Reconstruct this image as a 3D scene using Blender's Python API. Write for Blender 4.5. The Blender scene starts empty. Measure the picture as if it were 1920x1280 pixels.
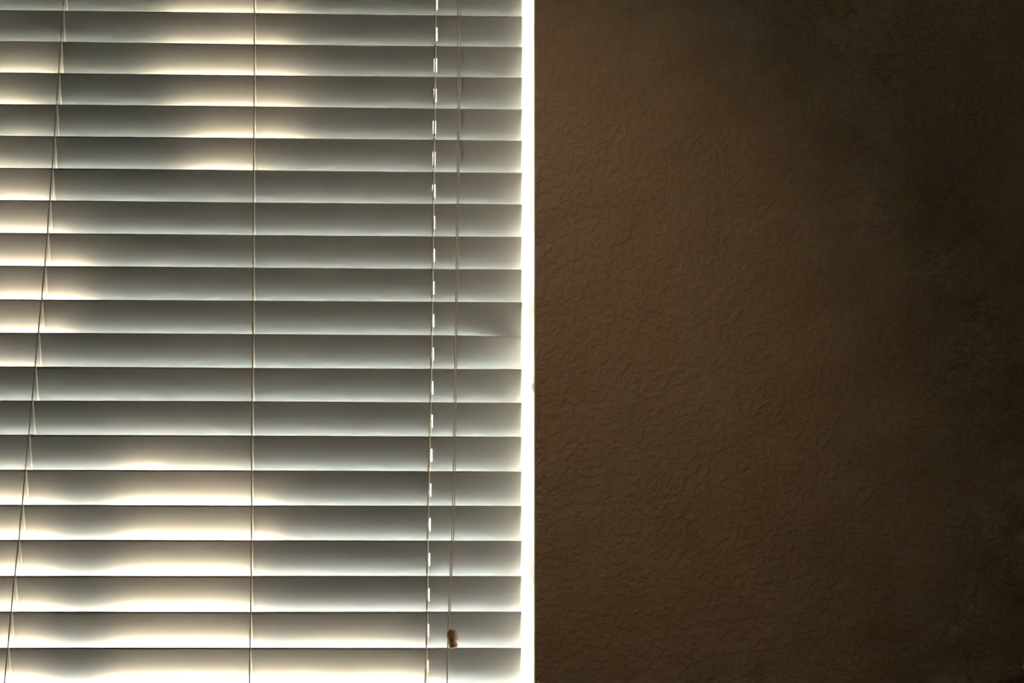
import bpy, bmesh, math, random
from mathutils import Vector, Matrix, Euler

random.seed(7)
scene = bpy.context.scene
C = scene.collection

# ------------------------------------------------------------------ camera
F = 2000.0                      # focal length in pixels of the 1920 x 1280 frame
CAM = Vector((0.0, 0.0, 1.45))
PITCH, YAW, ROLL = 0.13788, 0.0204, math.radians(0.15)
cam_data = bpy.data.cameras.new('camera')
cam_data.sensor_width = 36.0
cam_data.lens = 36.0 * F / 1920.0
cam_data.clip_start = 0.02
cam = bpy.data.objects.new('camera', cam_data)
C.objects.link(cam)
ROT = (Matrix.Rotation(-YAW, 3, 'Z') @ Matrix.Rotation(math.pi / 2 + PITCH, 3, 'X') @ Matrix.Rotation(ROLL, 3, 'Z'))
cam.rotation_euler = ROT.to_euler()
cam.location = CAM
scene.camera = cam

# ------------------------------------------------------------------ world, sun, exposure
world = bpy.data.worlds.new('sky')
scene.world = world
world.use_nodes = True
wn = world.node_tree
bg = wn.nodes['Background']
bg.inputs['Color'].default_value = (0.67, 0.80, 1.0, 1.0)
bg.inputs['Strength'].default_value = 82.0

SUN_AZ = 0.165                  # tangent of the sun's sideways angle: it comes from the left of the window
SUN_EL = math.radians(20.0)
SUN_DIR = Vector((-SUN_AZ, 1.0, 0.0)).normalized() * math.cos(SUN_EL) + Vector((0, 0, math.sin(SUN_EL)))
sun_data = bpy.data.lights.new('sun', 'SUN')
sun_data.energy = 210.0
sun_data.angle = math.radians(0.53)
sun_data.color = (1.0, 0.82, 0.60)
sun = bpy.data.objects.new('sun', sun_data)
C.objects.link(sun)
sun.rotation_euler = SUN_DIR.to_track_quat('Z', 'Y').to_euler()
sun.location = (-2, 8, 5)

scene.view_settings.view_transform = 'Standard'
scene.view_settings.look = 'None'
scene.view_settings.gamma = 1.0
scene.view_settings.use_curve_mapping = False
scene.view_settings.exposure = 1.0
scene.cycles.max_bounces = 16
scene.cycles.diffuse_bounces = 10
scene.cycles.transparent_max_bounces = 12
scene.cycles.sample_clamp_indirect = 7.5


FILL_W = 9.2                   # the added fill spotlight (built further down)


def at(px, py, y):
    """World point seen at a photograph pixel, on the vertical plane y = const parallel to the window wall."""
    d = ROT @ Vector(((px - 960.0) / F, (640.0 - py) / F, -1.0))
    return CAM + d * ((y - CAM.y) / d.y)


# ------------------------------------------------------------------ dimensions (metres)
Y_SLAT = 1.3786                 # room-side (upper) edges of the slats
Y_WALL = Y_SLAT - 0.060         # room face of the window wall
WALL_T = 0.165
Y_OUT = Y_WALL + WALL_T
PITCH_S = 0.044
SLAT_W, SLAT_H = 0.0508, 0.0026
TILT = math.radians(16.5)       # slats leaning away from vertical, upper edge towards the room
Z_LINE0 = CAM.z + 0.6391
K0, K1 = -3, 27
X_JF = at(1001.5, 640, Y_WALL).x        # reveal edge at the room side
X_SR = at(979.0, 640, Y_SLAT).x         # right ends of the slats
X_JM = X_SR + 0.005                     # reveal beside the slats: from here it flares towards the room
X_JB = X_JM - 0.0004                    # reveal edge at the outer side
X_SL = -0.775
X_LJ = -0.785
Z_SILL = Z_LINE0 - (K1 + 1) * PITCH_S - 0.035
Z_HEAD = Z_LINE0 - K0 * PITCH_S + 0.075
RX0, RX1, RY0, RZ1 = -1.6, 3.0, -3.2, 2.62

# ------------------------------------------------------------------ helpers


def rgb(r, g, b):
    return (r, g, b, 1.0)


def material(name, color, rough=0.5, spec=0.5):
    m = bpy.data.materials.new(name)
    m.use_nodes = True
    b = m.node_tree.nodes['Principled BSDF']
    b.inputs['Base Color'].default_value = rgb(*color)
    b.inputs['Roughness'].default_value = rough
    b.inputs['Specular IOR Level'].default_value = spec
    return m


def noise_variation(m, scale, c0, c1, detail=3.0, stretch=None):
    nt = m.node_tree
    b = nt.nodes['Principled BSDF']
    tc = nt.nodes.new('ShaderNodeTexCoord')
    n = nt.nodes.new('ShaderNodeTexNoise')
    n.inputs['Scale'].default_value = scale
    n.inputs['Detail'].default_value = detail
    src = tc.outputs['Object']
    if stretch:
        mp = nt.nodes.new('ShaderNodeMapping')
        mp.inputs['Scale'].default_value = stretch
        nt.links.new(src, mp.inputs['Vector'])
        src = mp.outputs['Vector']
    nt.links.new(src, n.inputs['Vector'])
    r = nt.nodes.new('ShaderNodeValToRGB')
    r.color_ramp.elements[0].position, r.color_ramp.elements[1].position = 0.3, 0.7
    r.color_ramp.elements[0].color, r.color_ramp.elements[1].color = rgb(*c0), rgb(*c1)
    nt.links.new(n.outputs['Fac'], r.inputs['Fac'])
    nt.links.new(r.outputs['Color'], b.inputs['Base Color'])
    return m


def link(name, bm, mat, parent=None, origin=None, smooth=False):
    """Link a bmesh given in world coordinates as one mesh object."""
    base = Vector((0, 0, 0))
    if parent is not None:
        base = WORLD[parent.name]
    o_at = Vector(origin) if origin is not None else base
    bmesh.ops.recalc_face_normals(bm, faces=bm.faces)
    bmesh.ops.translate(bm, verts=bm.verts, vec=-o_at)
    me = bpy.data.meshes.new(name)
    bm.to_mesh(me)
    bm.free()
    if smooth:
        for p in me.polygons:
            p.use_smooth = True
    me.materials.append(mat)
    o = bpy.data.objects.new(name, me)
    C.objects.link(o)
    o.location = o_at - base
    if parent is not None:
        o.parent = parent
    WORLD[o.name] = o_at
    return o


WORLD = {}


def empty(name, loc):
    o = bpy.data.objects.new(name, None)
    o.empty_display_size = 0.05
    C.objects.link(o)
    o.location = loc
    WORLD[o.name] = Vector(loc)
    return o


def tag(o, label=None, category=None, kind=None, group=None):
    for k, v in (('label', label), ('category', category), ('kind', kind), ('group', group)):
        if v:
            o[k] = v
    return o


def add_box(bm, x0, x1, y0, y1, z0, z1):
    v = [bm.verts.new(p) for p in ((x0, y0, z0), (x1, y0, z0), (x1, y1, z0), (x0, y1, z0),
                                   (x0, y0, z1), (x1, y0, z1), (x1, y1, z1), (x0, y1, z1))]
    for f in ((0, 3, 2, 1), (4, 5, 6, 7), (0, 1, 5, 4), (1, 2, 6, 5), (2, 3, 7, 6), (3, 0, 4, 7)):
        bm.faces.new([v[i] for i in f])
    return v


def box(x0, x1, y0, y1, z0, z1, bevel=0.0):
    bm = bmesh.new()
    add_box(bm, x0, x1, y0, y1, z0, z1)
    if bevel:
        bmesh.ops.bevel(bm, geom=bm.edges[:], offset=bevel, segments=2, affect='EDGES', profile=0.5)
    return bm


def add_tube(bm, pts, r, n=6):
    pts = [Vector(p) for p in pts]
    rings = []
    for i, p in enumerate(pts):
        t = (pts[min(i + 1, len(pts) - 1)] - pts[max(i - 1, 0)]).normalized()
        a = t.cross(Vector((1, 0, 0)))
        if a.length < 0.05:
            a = t.cross(Vector((0, 1, 0)))
        a.normalize()
        b = t.cross(a)
        rings.append([bm.verts.new(p + (a * math.cos(2 * math.pi * j / n) + b * math.sin(2 * math.pi * j / n)) * r) for j in range(n)])
    for q, s in zip(rings, rings[1:]):
        for j in range(n):
            bm.faces.new((q[j], q[(j + 1) % n], s[(j + 1) % n], s[j]))
    bm.faces.new(rings[0][::-1])
    bm.faces.new(rings[-1])


def tube(pts, r, n=6):
    bm = bmesh.new()
    add_tube(bm, pts, r, n)
    return bm


def add_ring_wall(bm, outer, inner, a0, a1, axis, inner1=None):
    """A wall with one rectangular opening: outer and inner are (u0, u1, z0, z1); a0, a1 the two faces."""
    inner1 = inner1 or inner

    def P(u, z, a):
        return (u, a, z) if axis == 'y' else (a, u, z)

    def corners(r, a):
        return [bm.verts.new(P(*q, a)) for q in ((r[0], r[2]), (r[1], r[2]), (r[1], r[3]), (r[0], r[3]))]
    o0, i0, o1, i1 = corners(outer, a0), corners(inner, a0), corners(outer, a1), corners(inner1, a1)
    for j in range(4):
        k = (j + 1) % 4
        bm.faces.new((o0[j], o0[k], i0[k], i0[j]))
        bm.faces.new((o1[j], i1[j], i1[k], o1[k]))
        bm.faces.new((i0[j], i0[k], i1[k], i1[j]))
        bm.faces.new((o0[j], o1[j], o1[k], o0[k]))


# ------------------------------------------------------------------ materials
# brown wall paint over a sprayed, knocked-down plaster texture
m_wall = material('brown_wall_paint', (0.47, 0.35, 0.235), 0.55, 0.35)
nt = m_wall.node_tree
b = nt.nodes['Principled BSDF']
tc = nt.nodes.new('ShaderNodeTexCoord')
n0 = nt.nodes.new('ShaderNodeTexNoise')
n0.inputs['Scale'].default_value = 34.0
n0.inputs['Detail'].default_value = 1.0
mixv = nt.nodes.new('ShaderNodeVectorMath')
mixv.operation = 'MULTIPLY_ADD'
nt.links.new(tc.outputs['Object'], n0.inputs['Vector'])
nt.links.new(n0.outputs['Color'], mixv.inputs[0])
mixv.inputs[1].default_value = (0.010, 0.010, 0.010)
nt.links.new(tc.outputs['Object'], mixv.inputs[2])
n1 = nt.nodes.new('ShaderNodeTexNoise')
n1.inputs['Scale'].default_value = 105.0
n1.inputs['Detail'].default_value = 2.0
nt.links.new(mixv.outputs[0], n1.inputs['Vector'])
r1 = nt.nodes.new('ShaderNodeValToRGB')
r1.color_ramp.elements[0].position, r1.color_ramp.elements[1].position = 0.46, 0.58
nt.links.new(n1.outputs['Fac'], r1.inputs['Fac'])
n2 = nt.nodes.new('ShaderNodeTexNoise')
n2.inputs['Scale'].default_value = 260.0
n2.inputs['Detail'].default_value = 2.0
nt.links.new(tc.outputs['Object'], n2.inputs['Vector'])
add = nt.nodes.new('ShaderNodeMath')
add.operation = 'MULTIPLY_ADD'
nt.links.new(n2.outputs['Fac'], add.inputs[0])
add.inputs[1].default_value = 0.25
nt.links.new(r1.outputs['Color'], add.inputs[2])
bp = nt.nodes.new('ShaderNodeBump')
bp.inputs['Strength'].default_value = 0.65
bp.inputs['Distance'].default_value = 0.0011
nt.links.new(add.outputs[0], bp.inputs['Height'])
nt.links.new(bp.outputs['Normal'], b.inputs['Normal'])

# white reveal paint with a patch of rubbed scuffs on the room-side edge
m_reveal = material('white_reveal_paint', (0.84, 0.87, 0.90), 0.95, 0.02)
nt = m_reveal.node_tree
b = nt.nodes['Principled BSDF']
tc = nt.nodes.new('ShaderNodeTexCoord')
sep = nt.nodes.new('ShaderNodeSeparateXYZ')
nt.links.new(tc.outputs['Object'], sep.inputs[0])
SCUFF_Z0, SCUFF_Z1 = at(991, 432, Y_WALL + 0.03).z, at(991, 268, Y_WALL + 0.03).z


def band(src, lo, hi, soft):
    """1 between lo and hi, falling to 0 over soft on either side."""
    outs = []
    for a0, a1 in ((lo - soft, lo + soft), (hi + soft, hi - soft)):
        mr = nt.nodes.new('ShaderNodeMapRange')
        mr.inputs['From Min'].default_value, mr.inputs['From Max'].default_value = a0, a1
        nt.links.new(src, mr.inputs['Value'])
        outs.append(mr.outputs['Result'])
    m = nt.nodes.new('ShaderNodeMath')
    m.operation = 'MULTIPLY'
    nt.links.new(outs[0], m.inputs[0])
    nt.links.new(outs[1], m.inputs[1])
    return m.outputs[0]


bz = band(sep.outputs['Z'], SCUFF_Z0 + 0.012, SCUFF_Z1 - 0.012, 0.014)
by = band(sep.outputs['Y'], Y_WALL + 0.012, Y_WALL + 0.042, 0.006)
mp = nt.nodes.new('ShaderNodeMapping')
mp.inputs['Scale'].default_value = (1, 0.45, 1)
nt.links.new(tc.outputs['Object'], mp.inputs['Vector'])
ns = nt.nodes.new('ShaderNodeTexNoise')
ns.inputs['Scale'].default_value = 260.0
ns.inputs['Detail'].default_value = 4.0
nt.links.new(mp.outputs[0], ns.inputs['Vector'])
m1 = nt.nodes.new('ShaderNodeMath'); m1.operation = 'MULTIPLY'
nt.links.new(bz, m1.inputs[0]); nt.links.new(by, m1.inputs[1])
m2 = nt.nodes.new('ShaderNodeMath'); m2.operation = 'MULTIPLY'
nt.links.new(m1.outputs[0], m2.inputs[0]); nt.links.new(ns.outputs['Fac'], m2.inputs[1])
rs = nt.nodes.new('ShaderNodeValToRGB')
rs.color_ramp.elements[0].position, rs.color_ramp.elements[1].position = 0.42, 0.45
rs.color_ramp.elements[0].color, rs.color_ramp.elements[1].color = rgb(0.84, 0.87, 0.90), rgb(0.02, 0.022, 0.022)
nt.links.new(m2.outputs[0], rs.inputs['Fac'])
nt.links.new(rs.outputs['Color'], b.inputs['Base Color'])

m_slat = material('off_white_slat', (0.365, 0.355, 0.338), 0.42, 0.35)
m_cord = noise_variation(material('tan_braided_cord', (0.5, 0.4, 0.3), 0.85, 0.1), 900.0, (0.36, 0.30, 0.235), (0.52, 0.45, 0.37))
m_cord_shaded = noise_variation(material('shaded_ladder_cord', (0.3, 0.24, 0.18), 0.85, 0.1), 900.0, (0.22, 0.17, 0.125), (0.36, 0.29, 0.22))  # off-white ladder cord, its room-side shade put into the colour
m_cord_lit = noise_variation(material('lit_ladder_cord', (0.8, 0.74, 0.66), 0.8, 0.1), 900.0, (0.72, 0.66, 0.58), (0.86, 0.81, 0.74))  # the same cord, the glow on the rungs put into the colour
m_wood = noise_variation(material('tassel_wood', (0.4, 0.25, 0.12), 0.45, 0.4), 120.0, (0.20, 0.115, 0.05), (0.36, 0.23, 0.115), stretch=(3, 3, 0.6))
m_vinyl = material('white_vinyl', (0.82, 0.83, 0.83), 0.35, 0.5)
m_ceiling = material('white_ceiling_paint', (0.78, 0.76, 0.72), 0.8, 0.2)
m_floor = noise_variation(material('beige_carpet', (0.4, 0.33, 0.25), 0.95, 0.1), 180.0, (0.36, 0.29, 0.21), (0.48, 0.40, 0.30))
m_lawn = noise_variation(material('lawn_green', (0.1, 0.16, 0.05), 0.95, 0.1), 9.0, (0.10, 0.14, 0.05), (0.20, 0.24, 0.10))
m_patio = noise_variation(material('pale_concrete', (0.5, 0.5, 0.5), 0.9, 0.2), 14.0, (0.46, 0.455, 0.48), (0.55, 0.545, 0.57))
m_leaf = noise_variation(material('leaf_green', (0.08, 0.15, 0.04), 0.55, 0.4), 6.0, (0.05, 0.11, 0.025), (0.13, 0.21, 0.06))
m_cypress = noise_variation(material('cypress_green', (0.12, 0.14, 0.1), 0.8, 0.2), 5.0, (0.10, 0.125, 0.085), (0.17, 0.19, 0.14))
m_bark = noise_variation(material('bark', (0.16, 0.11, 0.07), 0.95, 0.1), 22.0, (0.10, 0.07, 0.045), (0.22, 0.16, 0.11), stretch=(1, 1, 0.25))
m_glass = bpy.data.materials.new('window_glass')
m_glass.use_nodes = True
nt = m_glass.node_tree
nt.nodes.clear()
out = nt.nodes.new('ShaderNodeOutputMaterial')
mx = nt.nodes.new('ShaderNodeMixShader')
tr = nt.nodes.new('ShaderNodeBsdfTransparent')
tr.inputs['Color'].default_value = (0.95, 0.97, 0.96, 1)
gl = nt.nodes.new('ShaderNodeBsdfGlossy')
gl.inputs['Roughness'].default_value = 0.0
fr = nt.nodes.new('ShaderNodeFresnel')
fr.inputs['IOR'].default_value = 1.45
nt.links.new(fr.outputs[0], mx.inputs[0])
nt.links.new(tr.outputs[0], mx.inputs[1])
nt.links.new(gl.outputs[0], mx.inputs[2])
nt.links.new(mx.outputs[0], out.inputs['Surface'])

# ------------------------------------------------------------------ room shell
# the window wall: brown plaster on the room side with a narrow rounded paint edge at the opening
bm = bmesh.new()
OPEN_IN = (X_LJ - 0.004, X_JF, Z_SILL, Z_HEAD)
OPEN_OUT = (X_LJ, X_JB, Z_SILL, Z_HEAD)
add_ring_wall(bm, (RX0 - 0.15, RX1 + 0.15, -0.02, RZ1), (OPEN_IN[0] - 0.012, OPEN_IN[1] + 0.012, OPEN_IN[2] - 0.012, OPEN_IN[3] + 0.012), Y_WALL, Y_OUT, 'y',
              (OPEN_OUT[0] - 0.012, OPEN_OUT[1] + 0.012, OPEN_OUT[2] - 0.012, OPEN_OUT[3] + 0.012))
wall_back = tag(link('wall_back', bm, m_wall), 'dark brown textured wall beside the window blind', kind='structure')


def reveal(name, quad_front, quad_back, label):
    """One board of the window reveal: four (x, z) corners at the room face and at the outer face."""
    bm = bmesh.new()
    a = [bm.verts.new((x, Y_WALL - 0.0006, z)) for x, z in quad_front]
    c = [bm.verts.new((x, Y_OUT + 0.001, z)) for x, z in quad_back]
    for j in range(4):
        k = (j + 1) % 4
        bm.faces.new((a[j], a[k], c[k], c[j]))
    bm.faces.new(a[::-1])
    bm.faces.new(c)
    return tag(link(name, bm, m_reveal), label, kind='structure')


e = 0.0119
zi0, zi1 = Z_SILL, Z_HEAD
# right reveal: straight beside the slats, then flaring out to the room-side corner
bm = bmesh.new()
plan = [(X_JF, Y_WALL - 0.0006), (X_JM, Y_SLAT), (X_JB, Y_OUT + 0.001), (X_JB + e, Y_OUT + 0.001), (X_JM + e, Y_SLAT), (X_JF + 0.0015, Y_WALL - 0.0006)]
lo_ring = [bm.verts.new((x, y, zi0)) for x, y in plan]
hi_ring = [bm.verts.new((x, y, zi1)) for x, y in plan]
for j in range(6):
    k = (j + 1) % 6
    bm.faces.new((lo_ring[j], lo_ring[k], hi_ring[k], hi_ring[j]))
for q in (lo_ring, hi_ring):
    bm.faces.new((q[0], q[1], q[4], q[5]))
    bm.faces.new((q[1], q[2], q[3], q[4]))
tag(link('trim_1', bm, m_reveal), 'bright white window reveal with grey scuffs at the right of the blind', kind='structure')
# the plaster return that carries the wall colour right up to the reveal's edge
bm = box(X_JF + 0.0015, X_JF + 0.014, Y_WALL - 0.0004, Y_WALL + 0.008, zi0 - 0.012, zi1 + 0.012, 0.0)
link('corner_bead', bm, m_wall, wall_back)
reveal('trim_2', [(OPEN_IN[0] - e, zi0), (OPEN_IN[0], zi0), (OPEN_IN[0], zi1), (OPEN_IN[0] - e, zi1)],
       [(X_LJ - e, zi0), (X_LJ, zi0), (X_LJ, zi1), (X_LJ - e, zi1)], 'white window reveal at the left of the blind')
reveal('trim_3', [(OPEN_IN[0], zi1), (X_JF, zi1), (X_JF, zi1 + e), (OPEN_IN[0], zi1 + e)],
       [(X_LJ, zi1), (X_JB, zi1), (X_JB, zi1 + e), (X_LJ, zi1 + e)], 'white window reveal above the blind')
reveal('trim_4', [(OPEN_IN[0], zi0 - e), (X_JF, zi0 - e), (X_JF, zi0), (OPEN_IN[0], zi0)],
       [(X_LJ, zi0 - e), (X_JB, zi0 - e), (X_JB, zi0), (X_LJ, zi0)], 'white window sill below the blind')

tag(link('wall_left', box(RX0 - 0.15, RX0, RY0 - 0.15, Y_WALL, -0.02, RZ1), m_wall), 'brown wall at the left end of the room', kind='structure')
tag(link('wall_right', box(RX1, RX1 + 0.15, RY0 - 0.15, Y_WALL, -0.02, RZ1), m_wall), 'brown wall at the right end of the room', kind='structure')
tag(link('wall_front', box(RX0, RX1, RY0 - 0.15, RY0, -0.02, RZ1), m_wall), 'brown wall behind the camera', kind='structure')
tag(link('floor', box(RX0, RX1, RY0, Y_WALL, -0.08, 0.0), m_floor), 'beige carpeted floor', kind='structure')
tag(link('ceiling', box(RX0 - 0.15, RX1 + 0.15, RY0 - 0.15, Y_OUT, RZ1, RZ1 + 0.12), m_ceiling), 'white ceiling', kind='structure')

# windows: slim vinyl frames with panes
win = tag(empty('window_1', ((X_LJ + X_JB) / 2, Y_OUT - 0.05, Z_SILL)), 'white framed window behind the closed blind', kind='structure')
FW = 0.008
ya, yb = Y_OUT - 0.045, Y_OUT - 0.005
xl, xr = X_LJ + 0.0005, X_JB + 0.0005
link('frame_stile', box(xl, xl + 0.035, ya, yb, zi0, zi1, 0.002), m_vinyl, win)
link('frame_stile', box(xr - FW, xr + 0.002, ya, yb, zi0, zi1, 0.002), m_vinyl, win)
link('frame_rail', box(xl + 0.035, xr - FW, ya, yb, zi0, zi0 + 0.035, 0.002), m_vinyl, win)
link('frame_rail', box(xl + 0.035, xr - FW, ya, yb, zi1 - 0.03, zi1, 0.002), m_vinyl, win)
link('pane', box(xl + 0.034, xr - FW + 0.001, ya + 0.018, ya + 0.022, zi0 + 0.034, zi1 - 0.029), m_glass, win)

# ------------------------------------------------------------------ fill spotlight added in the ceiling to brighten the brown wall
LAMP = Vector((-0.45, Y_WALL - 1.40, RZ1))
AIM = Vector((0.0, Y_WALL, 1.67))
lamp = tag(empty('fill_spotlight', LAMP), 'small white ceiling spotlight added to brighten the brown wall', 'spotlight')
bm = bmesh.new()
n = 32
prof = [(0.055, 0.0), (0.075, 0.0), (0.078, -0.004), (0.074, -0.007), (0.056, -0.007), (0.055, 0.0)]
rings = [[bm.verts.new(LAMP + Vector((q * math.cos(2 * math.pi * j / n), q * math.sin(2 * math.pi * j / n), z))) for j in range(n)] for q, z in prof[:-1]]
for q, w in zip(rings, rings[1:] + rings[:1]):
    for j in range(n):
        bm.faces.new((q[j], q[(j + 1) % n], w[(j + 1) % n], w[j]))
link('fill_trim_ring', bm, m_vinyl, lamp, smooth=True)
bm = bmesh.new()
axis = (AIM - LAMP).normalized()
RQ = axis.to_track_quat('-Z', 'Y').to_matrix()
prof = [(0.0, 0.0), (0.020, -0.002), (0.034, -0.010), (0.042, -0.024), (0.042, -0.034), (0.038, -0.034), (0.036, -0.026), (0.0, -0.026)]
rings = [[bm.verts.new(LAMP + Vector((0, 0, 0.0)) + RQ @ Vector((q * math.cos(2 * math.pi * j / n), q * math.sin(2 * math.pi * j / n), z))) for j in range(n)] for q, z in prof[1:-1]]
for q, w in zip(rings, rings[1:]):
    for j in range(n):
        bm.faces.new((q[j], q[(j + 1) % n], w[(j + 1) % n], w[j]))
bm.faces.new(rings[0])
bm.faces.new(rings[-1])
link('fill_lamp_head', bm, m_vinyl, lamp, smooth=False)
ld = bpy.data.lights.new('fill_bulb', 'SPOT')
ld.energy = FILL_W
ld.color = (1.0, 0.77, 0.49)
ld.spot_size = math.radians(38)
ld.spot_blend = 1.0
ld.shadow_soft_size = 0.03
lo = bpy.data.objects.new('fill_bulb', ld)
C.objects.link(lo)
lo.parent = lamp
lo.location = axis * 0.075
lo.rotation_euler = axis.to_track_quat('-Z', 'Y').to_euler()

# ------------------------------------------------------------------ the blind
LEFT = [(118, 27), (114, 84), (110, 142), (106, 200), (102, 258), (98, 320), (93, 381), (89, 442), (84, 503), (78, 565), (72, 627),
        (66, 690), (60, 755), (54, 820), (48, 882), (42, 947), (36, 1013), (28, 1080), (21, 1149), (15, 1218), (9, 1280)]
MIDDLE = [(477, 0), (477, 146), (476, 262), (475, 440), (474, 628), (472, 820), (472, 948), (471, 1080), (470, 1149), (469, 1212), (468, 1280)]
RIGHT = [(816, 0), (815.5, 90), (815, 150), (813, 270), (811, 450), (808.8, 620), (806.5, 755), (803.5, 880), (802, 947), (800.5, 1080), (799.5, 1200), (797, 1280)]
SLOT = [(818, 12), (816.5, 125), (816, 183), (814.6, 240), (814, 300), (813, 420), (811.3, 605), (809.7, 727), (808, 852), (806, 917), (804.3, 1000), (802.8, 1100), (801.6, 1180), (800.4, 1245)]


def path_x(track, y):
    """x of a cord as a function of height, from its track; goes straight on beyond the ends."""
    pts = sorted(((at(px, py, y).z, at(px, py, y).x) for px, py in track))

    def f(z):
        if z <= pts[0][0]:
            a, c = pts[0], pts[min(5, len(pts) - 1)]
        elif z >= pts[-1][0]:
            a, c = pts[-5], pts[-1]
        else:
            for a, c in zip(pts, pts[1:]):
                if a[0] <= z <= c[0]:
                    break
        return a[1] + (c[1] - a[1]) * (z - a[0]) / (c[0] - a[0])
    return f


OUTV = Vector((0, math.sin(TILT), -math.cos(TILT)))       # down a slat's width, from its room edge
INN = Vector((0, -math.cos(TILT), -math.sin(TILT)))       # out of a slat's room-side face
blind_root = Vector(((X_SL + X_SR) / 2, Y_SLAT + 0.01, Z_LINE0 - (K1 + 1) * PITCH_S - 0.02))
blind = tag(empty('venetian_blind', blind_root), 'off-white venetian blind with tilted slats filling the window', 'window blind')
slot_x = path_x(SLOT, Y_SLAT + 0.008)
lad = [path_x(LEFT, Y_SLAT - 0.001), path_x(MIDDLE, Y_SLAT - 0.001), path_x(RIGHT, Y_SLAT - 0.001)]
BENT = 10                        # this slat's right end is pushed out towards the glass


def slat_frame(k):
    rnd = random.Random(100 + k)
    dt = math.radians(rnd.uniform(-0.5, 0.5) + 0.19 * (k - 5))     # the lower slats hang a little more open
    dz = rnd.uniform(-0.0003, 0.0003)
    ph, am = rnd.uniform(0, 6.28), rnd.uniform(0.0001, 0.0004)
    return dt, dz, ph, am


def slat_point(k, x, w, n):
    """Point on slat k: x along it, w down its width from the room edge, n out of its room face."""
    dt, dz, ph, am = slat_frame(k)
    a = TILT + dt
    y, z = 0.0, 0.0
    if k == BENT:
        s = max(0.0, (x - (X_SR - 0.10)) / 0.10)
        y += 0.0078 * s * s * (3 - 2 * s)
    if k == BENT - 1:
        s = max(0.0, (x - (X_SR - 0.10)) / 0.10)
        y -= 0.001 * s
    # bottom slats sag a touch between the ladders
    z += am * math.sin(x * 7.0 + ph) + dz
    top = Vector((x, Y_SLAT + y, Z_LINE0 - k * PITCH_S + z))
    return top + Vector((0, math.sin(a), -math.cos(a))) * w + Vector((0, -math.cos(a), -math.sin(a))) * n


def make_slat(k):
    bm = bmesh.new()
    zc = Z_LINE0 - k * PITCH_S - 0.024
    sx = slot_x(zc)
    sw = 0.0018
    xs = [X_SL, X_SL + 0.002]
    x = X_SL + 0.06
    while x < sx - 0.03:
        xs.append(x)
        x += 0.06
    xs += [sx - sw, sx + sw]
    x = sx + 0.015
    while x < X_SR - 0.006:
        xs.append(x)
        x += 0.012
    xs += [X_SR - 0.0015, X_SR]
    h = SLAT_H / 2
    S0, S1 = 0.0165, 0.0335
    ws = [(0.0, 0.35), (0.0005, 0.8), (0.0014, 1.0), (S0, 1.0), (S1, 1.0), (SLAT_W - 0.0014, 1.0), (SLAT_W - 0.0005, 0.8), (SLAT_W, 0.35)]
    g = {}
    for i, x in enumerate(xs):
        end = 0.6 if i in (0, len(xs) - 1) else 1.0
        for j, (w, t) in enumerate(ws):
            for s in (0, 1):
                g[i, j, s] = bm.verts.new(slat_point(k, x, w, (-h if s else h) * t * end - h))
    I, J = len(xs), len(ws)
    si = xs.index(sx - sw)
    sj = 3
    for i in range(I - 1):
        for j in range(J - 1):
            if i == si and j == sj:
                continue
            bm.faces.new((g[i, j, 0], g[i + 1, j, 0], g[i + 1, j + 1, 0], g[i, j + 1, 0]))
            bm.faces.new((g[i, j, 1], g[i, j + 1, 1], g[i + 1, j + 1, 1], g[i + 1, j, 1]))
        for j in (0, J - 1):
            bm.faces.new((g[i, j, 0], g[i + 1, j, 0], g[i + 1, j, 1], g[i, j, 1]))
    for j in range(J - 1):
        for i in (0, I - 1):
            bm.faces.new((g[i, j, 0], g[i, j + 1, 0], g[i, j + 1, 1], g[i, j, 1]))
    loop = [(si, sj), (si + 1, sj), (si + 1, sj + 1), (si, sj + 1)]
    for q in range(4):
        (i0, j0), (i1, j1) = loop[q], loop[(q + 1) % 4]
        bm.faces.new((g[i0, j0, 0], g[i1, j1, 0], g[i1, j1, 1], g[i0, j0, 1]))
    return bm


for k in range(K0, K1 + 1):
    o = link('slat', make_slat(k), m_slat, blind, origin=(blind_root.x, Y_SLAT + 0.009, Z_LINE0 - k * PITCH_S - 0.024))
    if k == BENT:
        o['label'] = 'slat whose right end is bent back towards the glass'

z_top, z_bot = Z_LINE0 - K0 * PITCH_S + 0.012, Z_LINE0 - (K1 + 1) * PITCH_S
link('headrail', box(X_SL - 0.003, X_SR + 0.003, Y_SLAT - 0.012, Y_SLAT + 0.042, z_top + 0.006, z_top + 0.056, 0.002), m_slat, blind)
link('bottom_rail', box(X_SL, X_SR, Y_SLAT - 0.012, Y_SLAT + 0.038, z_bot - 0.018, z_bot - 0.002, 0.003), m_slat, blind)

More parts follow.
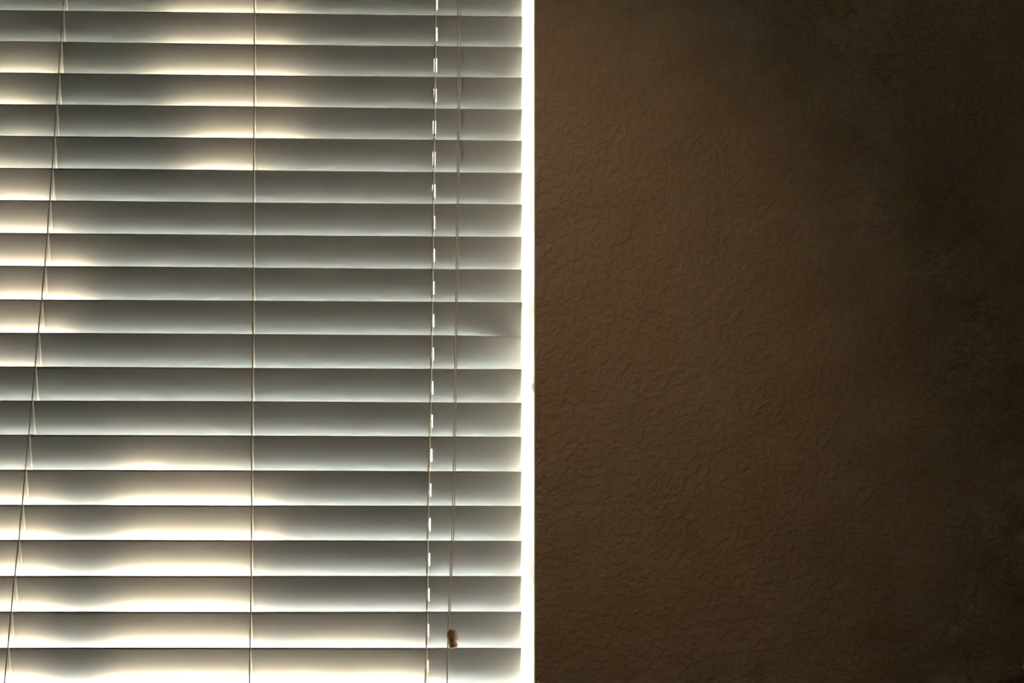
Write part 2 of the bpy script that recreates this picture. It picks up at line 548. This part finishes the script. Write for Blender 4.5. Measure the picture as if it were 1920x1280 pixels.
for li, fx in enumerate(lad):
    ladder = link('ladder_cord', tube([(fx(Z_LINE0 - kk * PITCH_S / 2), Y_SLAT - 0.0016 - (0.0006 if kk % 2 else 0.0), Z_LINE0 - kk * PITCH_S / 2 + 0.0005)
                                       for kk in range(2 * K0, 2 * K1 + 3)] + [(fx(z_bot), Y_SLAT - 0.0016, z_bot - 0.003)], 0.00075), m_cord_shaded, blind)
    link('rear_cord', tube([(fx(Z_LINE0 - k * PITCH_S) + 0.0005, Y_SLAT + SLAT_W * math.sin(TILT) + 0.002, Z_LINE0 - k * PITCH_S - SLAT_W * math.cos(TILT))
                            for k in range(K0 - 1, K1 + 1)], 0.0007), m_cord, ladder)
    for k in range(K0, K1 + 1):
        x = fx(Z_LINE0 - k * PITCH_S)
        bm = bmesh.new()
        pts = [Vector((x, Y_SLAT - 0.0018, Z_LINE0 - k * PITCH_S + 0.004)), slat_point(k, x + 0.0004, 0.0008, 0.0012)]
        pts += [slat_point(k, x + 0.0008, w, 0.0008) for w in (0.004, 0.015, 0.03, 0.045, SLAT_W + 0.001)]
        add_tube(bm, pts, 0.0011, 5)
        link('rung', bm, m_cord_lit, ladder)
    # lift cord threading the slats' centres
    link('lift_cord', tube([(fx(Z_LINE0 - k * PITCH_S - 0.024) + 0.0006, Y_SLAT + 0.0085, Z_LINE0 - k * PITCH_S - 0.024) for k in range(K0 - 1, K1 + 1)], 0.0006), m_cord, blind) if li == 2 else None

# pull cords hanging in front of the slats, one with its wooden tassel in view
YC = Y_SLAT - 0.012
CORD_A = [(858, -90), (858, 0), (858.5, 140), (858, 270), (856, 450), (853.5, 620), (851, 800), (848.5, 950), (844, 1080), (841.5, 1140), (839.5, 1200), (838.6, 1280), (838, 1400), (838, 1480)]
CORD_B = [(865, -90), (864, 0), (863, 140), (861, 270), (859.5, 450), (857, 620), (854.5, 800), (852.5, 950), (847, 1080), (844.5, 1140), (845.5, 1182)]


def smooth(pts, n=4):
    out = []
    for i in range(len(pts) - 1):
        p0, p1, p2, p3 = pts[max(i - 1, 0)], pts[i], pts[i + 1], pts[min(i + 2, len(pts) - 1)]
        for j in range(n):
            t = j / n
            out.append(0.5 * ((2 * p1) + (p2 - p0) * t + (2 * p0 - 5 * p1 + 4 * p2 - p3) * t * t + (3 * p1 - p0 - 3 * p2 + p3) * t ** 3))
    return out + [pts[-1]]


def tassel(top, tilt, parent):
    prof = [(0.0006, 0.002), (0.0022, 0.0012), (0.0052, -0.0006), (0.0071, -0.0036), (0.0077, -0.0072), (0.0071, -0.0106), (0.0060, -0.0128),
            (0.0053, -0.0138), (0.0051, -0.0150), (0.0055, -0.0160), (0.0056, -0.0200), (0.0051, -0.0212), (0.0025, -0.0214), (0.0, -0.0214)]
    bm = bmesh.new()
    n = 20
    rings = []
    R = Matrix.Rotation(tilt, 3, 'Y') @ Matrix.Rotation(-0.25, 3, 'X')
    for r, z in prof:
        rings.append([bm.verts.new(top + R @ Vector((r * math.cos(2 * math.pi * j / n), r * math.sin(2 * math.pi * j / n), z))) for j in range(n)] if r > 0 else None)
    for q, s in zip(rings, rings[1:]):
        if s is None:
            bm.faces.new(q)
            break
        for j in range(n):
            bm.faces.new((q[j], q[(j + 1) % n], s[(j + 1) % n], s[j]))
    bm.faces.new(rings[0])
    return link('tassel', bm, m_wood, parent, smooth=True)


for track, dy in ((CORD_A, -0.004), (CORD_B, 0.0)):
    pts = [at(px, py, YC + dy) for px, py in track]
    pts = [Vector((pts[0].x, YC + dy, z_top + 0.008))] + pts if pts[0].z < z_top else pts
    cord = link('pull_cord', tube(smooth(pts), 0.00085), m_cord, blind)
    tassel(pts[-1], math.radians(-10 if track is CORD_B else 0), cord)

# ------------------------------------------------------------------ outdoors
tag(link('bounce_patio', box(-9, 9, Y_OUT + 0.001, 7.5, -0.5, -0.3), m_patio), 'pale grey concrete slab added outside the window to bounce daylight', kind='structure')  # unseen slab added to bounce daylight up onto the slats
tag(link('lawn', box(-16, 16, 7.5005, 30, -0.5, -0.31), m_lawn), 'green lawn beyond the added slab outside', kind='structure')

# roof overhang added outside to dim the sky light on the upper slats
added_eave = tag(link('added_eave', box(RX0 - 0.5, RX1 + 0.5, Y_OUT + 0.0005, Y_OUT + 0.70, 2.42, 2.56), m_vinyl), 'white roof overhang added above the window to cut sky light', kind='structure')

# a tree a few metres off: its leaves throw dappled shade on the blind.  Sun gaps, as (line, x from, x to, openness) on the slats
GAPS = {-1: [(300, 550, .9)], 0: [(310, 545, 1)], 1: [(310, 540, .8)], 2: [(-80, 90, .8), (275, 560, 1)], 3: [(-80, 60, .8), (320, 560, 1)], 4: [(-80, 60, .5), (360, 560, 1)],
        5: [(-80, 70, .6), (350, 485, .8), (570, 625, .5)], 6: [(-80, 90, 1), (570, 625, .4)], 7: [(-80, 100, 1), (250, 320, .3)], 8: [(-80, 150, 1), (280, 390, .3)],
        9: [(-80, 150, 1)], 10: [(-80, 120, 1)], 11: [(-80, 110, .6)], 12: [(-80, 20, .3)], 13: [(230, 380, .25)], 14: [(-80, 90, .4), (220, 440, .6)],
        15: [(-80, 85, .8), (215, 500, 1)], 16: [(-80, 90, 1), (212, 510, 1)], 17: [(-80, 88, 1), (212, 470, 1), (600, 740, .3)], 18: [(-80, 84, 1), (204, 470, 1), (620, 790, .4)],
        19: [(-80, 78, 1), (198, 480, 1), (540, 800, .7)], 20: [(-80, 72, .8), (192, 800, .8)], 21: [(-80, 66, .7), (186, 800, .7)]}
LINES = [29.5, 87.5, 145.5, 203.5, 263, 322.5, 383.5, 444.5, 505.5, 567.5, 629, 691.5, 755, 819, 883, 947.5, 1013.5, 1080, 1147.5, 1215.5]


def openness(x, z):
    """How open the crown is on the sun ray that meets the blind at (x, z)."""
    if x > X_SR + 0.007:
        return 1.0
    kk = (Z_LINE0 - z) / PITCH_S - 0.45
    k = round(kk)
    if k not in GAPS:
        return 0.0 if k < 22 else 0.3
    # pixel column of x at that height
    v = ROT.transposed() @ (Vector((x, Y_SLAT, z)) - CAM)
    px = 960 + F * v.x / -v.z
    return max([s for a, c, s in GAPS[k] if a <= px <= c] + [0.0])


H = Vector((SUN_DIR.x / SUN_DIR.y, 1.0, SUN_DIR.z / SUN_DIR.y))
rnd = random.Random(3)
verts, faces = [], []
centre = Vector((-0.45, Y_SLAT, 1.62)) + H * 4.0
n_leaf = 0
for _ in range(100000):
    bx, bz = rnd.uniform(-1.35, 0.09), rnd.uniform(0.75, 2.45)
    d = rnd.uniform(3.2, 4.6)
    if ((bx + 0.60) / 0.88) ** 4 + ((bz - 1.60) / 0.88) ** 4 > 1.0:
        continue
    # shade edge grows out from the leaf's size
    L = rnd.uniform(0.016, 0.026)
    p = Vector((bx, Y_SLAT, bz)) + H * d
    o = max(openness(bx + dx, bz + dz) for dx in (-L * .4, L * .4) for dz in (-L * .3, L * .3))
    if rnd.random() > (1.0 - o) ** 2.5:
        continue
    q = Euler((rnd.uniform(-0.9, 0.9) + 1.2, rnd.uniform(-0.5, 0.5), rnd.uniform(0, 6.28))).to_matrix()
    i = len(verts)
    for a in ((-1, 0, 0), (-0.35, 0.45, 0.1), (0.4, 0.38, 0.1), (1, 0, 0), (0.4, -0.38, 0.1), (-0.35, -0.45, 0.1)):
        verts.append(p + q @ (Vector(a) * L))
    faces += [(i, i + 1, i + 2, i + 3), (i, i + 3, i + 4, i + 5)]
    n_leaf += 1
tree_base = Vector((centre.x - 1.6, centre.y + 0.3, -0.3))
tree = tag(empty('garden_tree', tree_base), 'leafy green tree outside shading the blind', 'tree')
bm = bmesh.new()
bv = [bm.verts.new(v) for v in verts]
for f in faces:
    bm.faces.new([bv[i] for i in f])
tag(link('foliage', bm, m_leaf, tree), kind='stuff')
tr_pts = [tree_base + Vector((0.0, 0, 0)), tree_base + Vector((0.03, 0.0, 0.9)), tree_base + Vector((0.12, -0.05, 1.9)), tree_base + Vector((0.4, -0.1, 2.7)), tree_base + Vector((0.75, -0.2, 3.3))]
bm = bmesh.new()
tp = smooth(tr_pts, 4)
rings = []
for i, p in enumerate(tp):
    r = 0.12 - 0.085 * i / (len(tp) - 1)
    rings.append([bm.verts.new(p + Vector((r * math.cos(2 * math.pi * j / 10), r * math.sin(2 * math.pi * j / 10), 0))) for j in range(10)])
for q, s in zip(rings, rings[1:]):
    for j in range(10):
        bm.faces.new((q[j], q[(j + 1) % 10], s[(j + 1) % 10], s[j]))
bm.faces.new(rings[0])
bm.faces.new(rings[-1])
link('trunk', bm, m_bark, tree, smooth=True)

# slender cypress added to block the bright sky behind the slat slots
cy_base = Vector((-0.05, Y_SLAT + 8.0, -0.3))
cypress = tag(empty('added_cypress', cy_base), 'slender dark green cypress added outside to block bright sky', 'tree')
rnd = random.Random(11)
bm = bmesh.new()
NR, NZ, HT = 28, 60, 6.6
rings = []
for i in range(NZ + 1):
    t = i / NZ
    r0 = 0.62 * min(1.0, (t / 0.08) ** 0.6 if t > 0 else 0.0) * (1.0 - max(0.0, (t - 0.55) / 0.45) ** 1.8)
    rings.append([bm.verts.new(cy_base + Vector((max(0.012, r0 * (1 + rnd.uniform(-0.16, 0.06))) * math.cos(2 * math.pi * (j + 0.5 * (i % 2)) / NR),
                                                 max(0.012, r0 * (1 + rnd.uniform(-0.16, 0.06))) * math.sin(2 * math.pi * (j + 0.5 * (i % 2)) / NR),
                                                 0.35 + HT * t + rnd.uniform(-0.03, 0.03)))) for j in range(NR)])
for q, w in zip(rings, rings[1:]):
    for j in range(NR):
        bm.faces.new((q[j], q[(j + 1) % NR], w[(j + 1) % NR], w[j]))
bm.faces.new(rings[0])
bm.faces.new(rings[-1])
link('foliage', bm, m_cypress, cypress)
link('trunk', tube([cy_base, cy_base + Vector((0, 0, 0.5))], 0.11, 12), m_bark, cypress)
